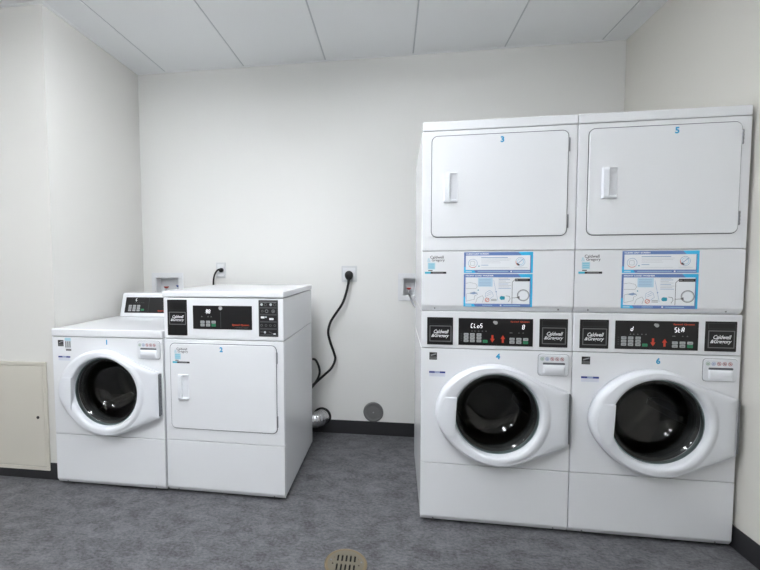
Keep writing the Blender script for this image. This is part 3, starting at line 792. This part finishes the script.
# ------------------------------------------------------------------ things on the walls
def water_box(x, z0, z1, label, wd, valves):
    t = empty('washer_outlet_box', (x, 0, z0)); tag(t, label, 'outlet box')
    h = z1-z0; f = .037; bm = bmesh.new()
    for a in ((0, wd, 0, f), (0, wd, h-f, h), (0, f, f, h-f), (wd-f, wd, f, h-f)): box(bm, a[0], a[1], -.006, -.0003, a[2], a[3], .0012, 1)
    fin('box_frame', bm, 'box_white', t)
    bm = bmesh.new(); e = .0005       # recessed tray let into the wall
    box(bm, f+e, wd-f-e, .062, .066, f+e, h-f-e)
    for a in ((f+e, f+.003, f+e, h-f-e), (wd-f-.003, wd-f-e, f+e, h-f-e), (f+.003, wd-f-.003, f+e, f+.003), (f+.003, wd-f-.003, h-f-.003, h-f-e)): box(bm, a[0], a[1], -.004, .062, a[2], a[3])
    fin('box_tray', bm, 'box_inner', t)
    for vx, zb, c in valves:
        bm = bmesh.new(); lathe(bm, [(.011, 0), (.011, .012), (.008, .016), (.008, .03)], 16, 'Z', (vx, .03, zb-.034), True); v = fin('valve', bm, 'steel', t, True)
        bm = bmesh.new(); prism(bm, [(.018, zb-.006), (.042, zb-.006), (.042, zb+.008), (.018, zb+.008)], vx-.018, vx+.018, .003)
        for q_ in bm.verts:
            if q_.co.z < zb: q_.co.x = vx+(q_.co.x-vx)*.55
        fin('valve_handle', bm, c, v)
    return t
tb = water_box(.150, .965, 1.2145, 'white recessed wall box with red valve, behind the rear-console washer', .265, ((.103, .133, 'valve_red'), (.207, .143, 'valve_blue')))
tb2 = water_box(2.078, 1.010, 1.2095, 'white recessed wall box with supply hoses, beside the stacked machines', .26, ((.078, .085, 'valve_red'), (.18, .085, 'valve_blue')))
for k, (dx, lab) in enumerate(((.0, 'steel water hose hanging from the right wall box, nearest its red valve'), (.10, 'steel water hose hanging from the right wall box, behind the stack'))):
    bm = bmesh.new(); x = 2.156+dx
    tube(bm, catmull([(x, .03, 1.058), (x+.002, .022, 1.052), (x+.008, -.03, 1.038), (x+.03, -.075, .99), (x+.075, -.11, .93), (x+.09, -.12, .8), (x+.1, -.14, .66)], 8), .007, 10)
    for v in bm.verts: v.co -= Vector((2.078, 0, 1.010))
    fin('water_hose', bm, 'steel', tb2, True)
def outlet(x, z, label, wd=.114, h=.119, plug=True):
    t = empty('wall_outlet', (x, 0, z)); tag(t, label, 'outlet')
    bm = bmesh.new(); plate(bm, rrect(-wd/2, wd/2, -h/2, h/2, .004, 3), -.009, -.0003, .002); fin('cover_plate', bm, 'outlet_grey', t)
    bm = bmesh.new(); plate(bm, rrect(-wd/2+.012, wd/2-.012, -h/2+.014, h/2-.014, .003, 3), -.0115, -.008, .001); fin('receptacle', bm, 'box_white', t)
    for s in (-1, 1):
        bm = bmesh.new(); lathe(bm, [(.003, -.006), (.003, -.0068)], 10, 'Y', (0, 0, s*(h/2-.008)), True); fin('screw', bm, 'steel', t)
    return t
outlet(1.7205, 1.2055, 'square white wall outlet with a large black plug, between the dryer and the stacks')
outlet(.727, 1.235, 'small white wall outlet with a short black cord, above the freestanding dryer', .076, .118)
def cord(name, pts, r, label, plug=None, end_dir=None):
    t = empty(name, pts[0]); o0 = Vector(pts[0]); tag(t, label, 'power cord')
    bm = bmesh.new(); tube(bm, [p-o0 for p in catmull(pts, 10)], r, 12); fin('cable', bm, 'rubber_black', t, True)
    return t
P0 = (1.7205, -.040, 1.170)
c = cord('power_cord', [P0, (1.718, -.045, 1.135), (1.700, -.045, 1.06), (1.672, -.05, .985), (1.615, -.05, .900), (1.583, -.05, .845), (1.568, -.05, .775), (1.584, -.05, .70), (1.610, -.05, .625),
      (1.619, -.05, .575), (1.595, -.06, .515), (1.545, -.07, .465), (1.480, -.08, .405), (1.44, -.10, .36), (1.42, -.15, .36)], .0092, 'long black power cord curling down the wall from the plug between dryer and stacks')
bm = bmesh.new(); lathe(bm, [(.001, -.052), (.016, -.050), (.026, -.044), (.030, -.034), (.030, -.014), (.026, -.0087)], 28, 'Y', (0, 0, 0), True)
for v in bm.verts:
    if v.co.z < 0: v.co.z *= 1.35
plg = fin('plug', bm, 'rubber_black', c, True); plg.location = Vector((1.7205, 0, 1.199))-Vector(P0)
bm = bmesh.new(); tube(bm, [p-Vector(P0) for p in catmull([(1.46, -.10, .585), (1.478, -.085, .575), (1.497, -.075, .535), (1.506, -.07, .485), (1.495, -.07, .44), (1.470, -.09, .400), (1.435, -.13, .39)], 10)], .0085, 12)
fin('cable_loop', bm, 'rubber_black', c, True)
P0 = (.735, -.036, 1.240)
c = cord('power_cord', [P0, (.722, -.048, 1.238), (.705, -.058, 1.212), (.694, -.062, 1.175), (.690, -.062, 1.13), (.690, -.06, 1.06), (.72, -.07, .95)], .007, 'short black cord plugged in above the freestanding dryer')
bm = bmesh.new(); lathe(bm, [(.006, -.042), (.014, -.036), (.017, -.026), (.017, -.0087)], 20, 'Y', (0, 0, 0), True); plg = fin('plug', bm, 'rubber_black', c, True); plg.location = Vector((.735, 0, 1.235))-Vector(P0)
# round grey duct cap
t = empty('duct_cap', (1.899, 0, .1745)); tag(t, 'round dark grey cap on the wall just above the baseboard', 'duct cap')
bm = bmesh.new(); lathe(bm, [(.0745, -.0003), (.0745, -.007), (.071, -.011), (.060, -.012), (.058, -.010), (.045, -.011), (.030, -.0125), (.012, -.013), (.001, -.013)], 56); fin('cap', bm, 'duct_grey', t, True)
bm = bmesh.new(); lathe(bm, [(.004, -.013), (.004, -.0165), (.001, -.0175)], 14); fin('screw', bm, 'steel', t, True)
# chrome exhaust elbow behind the dryer
t = empty('exhaust_elbow', (1.512, -.01, .125)); tag(t, 'shiny chrome exhaust duct elbow at the back corner of the freestanding dryer', 'duct elbow')
bm = bmesh.new(); path = []; rad = []
for k in range(13):
    a = math.radians(90*k/12); path.append(Vector((-.085+.085*math.sin(a)-.0, -.085+.085*(1-math.cos(a)), 0))); 
path = [Vector((-.15, -.085, 0)), Vector((-.11, -.085, 0))]+path+[Vector((0, .004, 0))]
path2 = []
for i in range(len(path)-1):
    for j in range(4): path2.append(path[i].lerp(path[i+1], j/4))
rad = [.056+(.0022 if (i//3) % 2 else 0) for i in range(len(path2))]
tube(bm, path2, rad, 32); fin('elbow', bm, 'chrome', t, True)
bm = bmesh.new(); lathe(bm, [(.05, .009), (.066, .009), (.070, .004), (.066, -.004), (.05, -.004)], 44, 'Y'); fin('wall_flange', bm, 'rubber_black', t, True)
# beige access panel on the stepped wall
t = empty('access_panel', (-.42, YC, .055)); tag(t, 'beige metal access panel with small round lock, low on the left wall', 'access panel')
W, D = .435, .655; bm = bmesh.new(); f = .022
for a in ((-W, W, 0, f), (-W, W, D-f, D), (-W, -W+f, f, D-f), (W-f, W, f, D-f)): box(bm, a[0], a[1], -.012, -.0003, a[2], a[3], .002, 1)
fin('panel_frame', bm, 'access_beige', t)
d = bx('panel_door', -W+f+.002, W-f-.002, -.010, -.0005, f+.002, D-f-.002, 'access_beige', t, .002, 1)
bm = bmesh.new(); lathe(bm, [(.009, -.0095), (.009, -.0125), (.006, -.0135)], 20, 'Y', (.37, 0, .322), True); lk = fin('lock', bm, 'rubber_black', d, True)
# floor drain
t = empty('floor_drain', (1.838, -1.336, 0)); tag(t, 'round brass floor drain with slotted grate set in the grey floor', 'floor drain')
bm = bmesh.new(); lathe(bm, [(.060, .0005), (.090, .0005), (.092, .0025), (.089, .0045), (.080, .005), (.076, .0035), (.060, .0035)], 56, 'Z')
fin('drain_rim', bm, 'drain_brass', t, True)
bm = bmesh.new()
def slotrow(y, n): return [(-.0183*(n-1)/2+.0183*k, y) for k in range(n)]
slots = slotrow(.030, 5)+slotrow(-.024, 5)
bmesh.ops.create_circle(bm, cap_ends=True, radius=.078, segments=56)
for v in bm.verts: v.co.z = .0045
r = bmesh.ops.extrude_face_region(bm, geom=list(bm.faces))
for v in [e for e in r['geom'] if isinstance(e, bmesh.types.BMVert)]: v.co.z = .002
g_ = fin('drain_grate', bm, 'drain_plate', t)
cb = bmesh.new()
for x, y in slots:
    tq = bmesh.new(); pts = [(x+.0042*math.cos(a), y+(.0155 if math.sin(a) >= 0 else -.0155)+.0042*math.sin(a)) for a in [math.radians(15+30*k) for k in range(12)]]
    a_ = [tq.verts.new((p_[0], p_[1], 0)) for p_ in pts]; b_ = [tq.verts.new((p_[0], p_[1], .01)) for p_ in pts]
    tq.faces.new(a_[::-1]); tq.faces.new(b_)
    for k in range(12): tq.faces.new((a_[k], a_[(k+1) % 12], b_[(k+1) % 12], b_[k]))
    merge(cb, tq)
for x, y in ((-.054, .030), (.054, .030), (-.056, -.006), (.056, -.006)):
    tq = bmesh.new(); lathe(tq, [(.0042, 0), (.0042, .01)], 12, 'Z', (x, y, 0), True); bmesh.ops.recalc_face_normals(tq, faces=tq.faces); merge(cb, tq)
cut = fin('cut', cb, 'drain_dark')
cut.parent = t
md = g_.modifiers.new('b', 'BOOLEAN'); md.object = cut; md.operation = 'DIFFERENCE'; md.solver = 'EXACT'
bpy.context.view_layer.update(); dg = bpy.context.evaluated_depsgraph_get()
me = bpy.data.meshes.new_from_object(g_.evaluated_get(dg)); g_.modifiers.clear(); g_.data = me; bpy.data.objects.remove(cut)
bm = bmesh.new(); lathe(bm, [(.078, .0002), (.078, .001)], 40, 'Z', caps=True); fin('drain_bowl', bm, 'drain_dark', t)  # flat black disc painting in the shade below the grate slots
for s in (-1, 1):
    bm = bmesh.new(); lathe(bm, [(.004, .0045), (.004, .0056), (.0015, .006)], 12, 'Z', (s*.066, .012, 0), True); fin('screw', bm, 'hinge_steel', t, True)
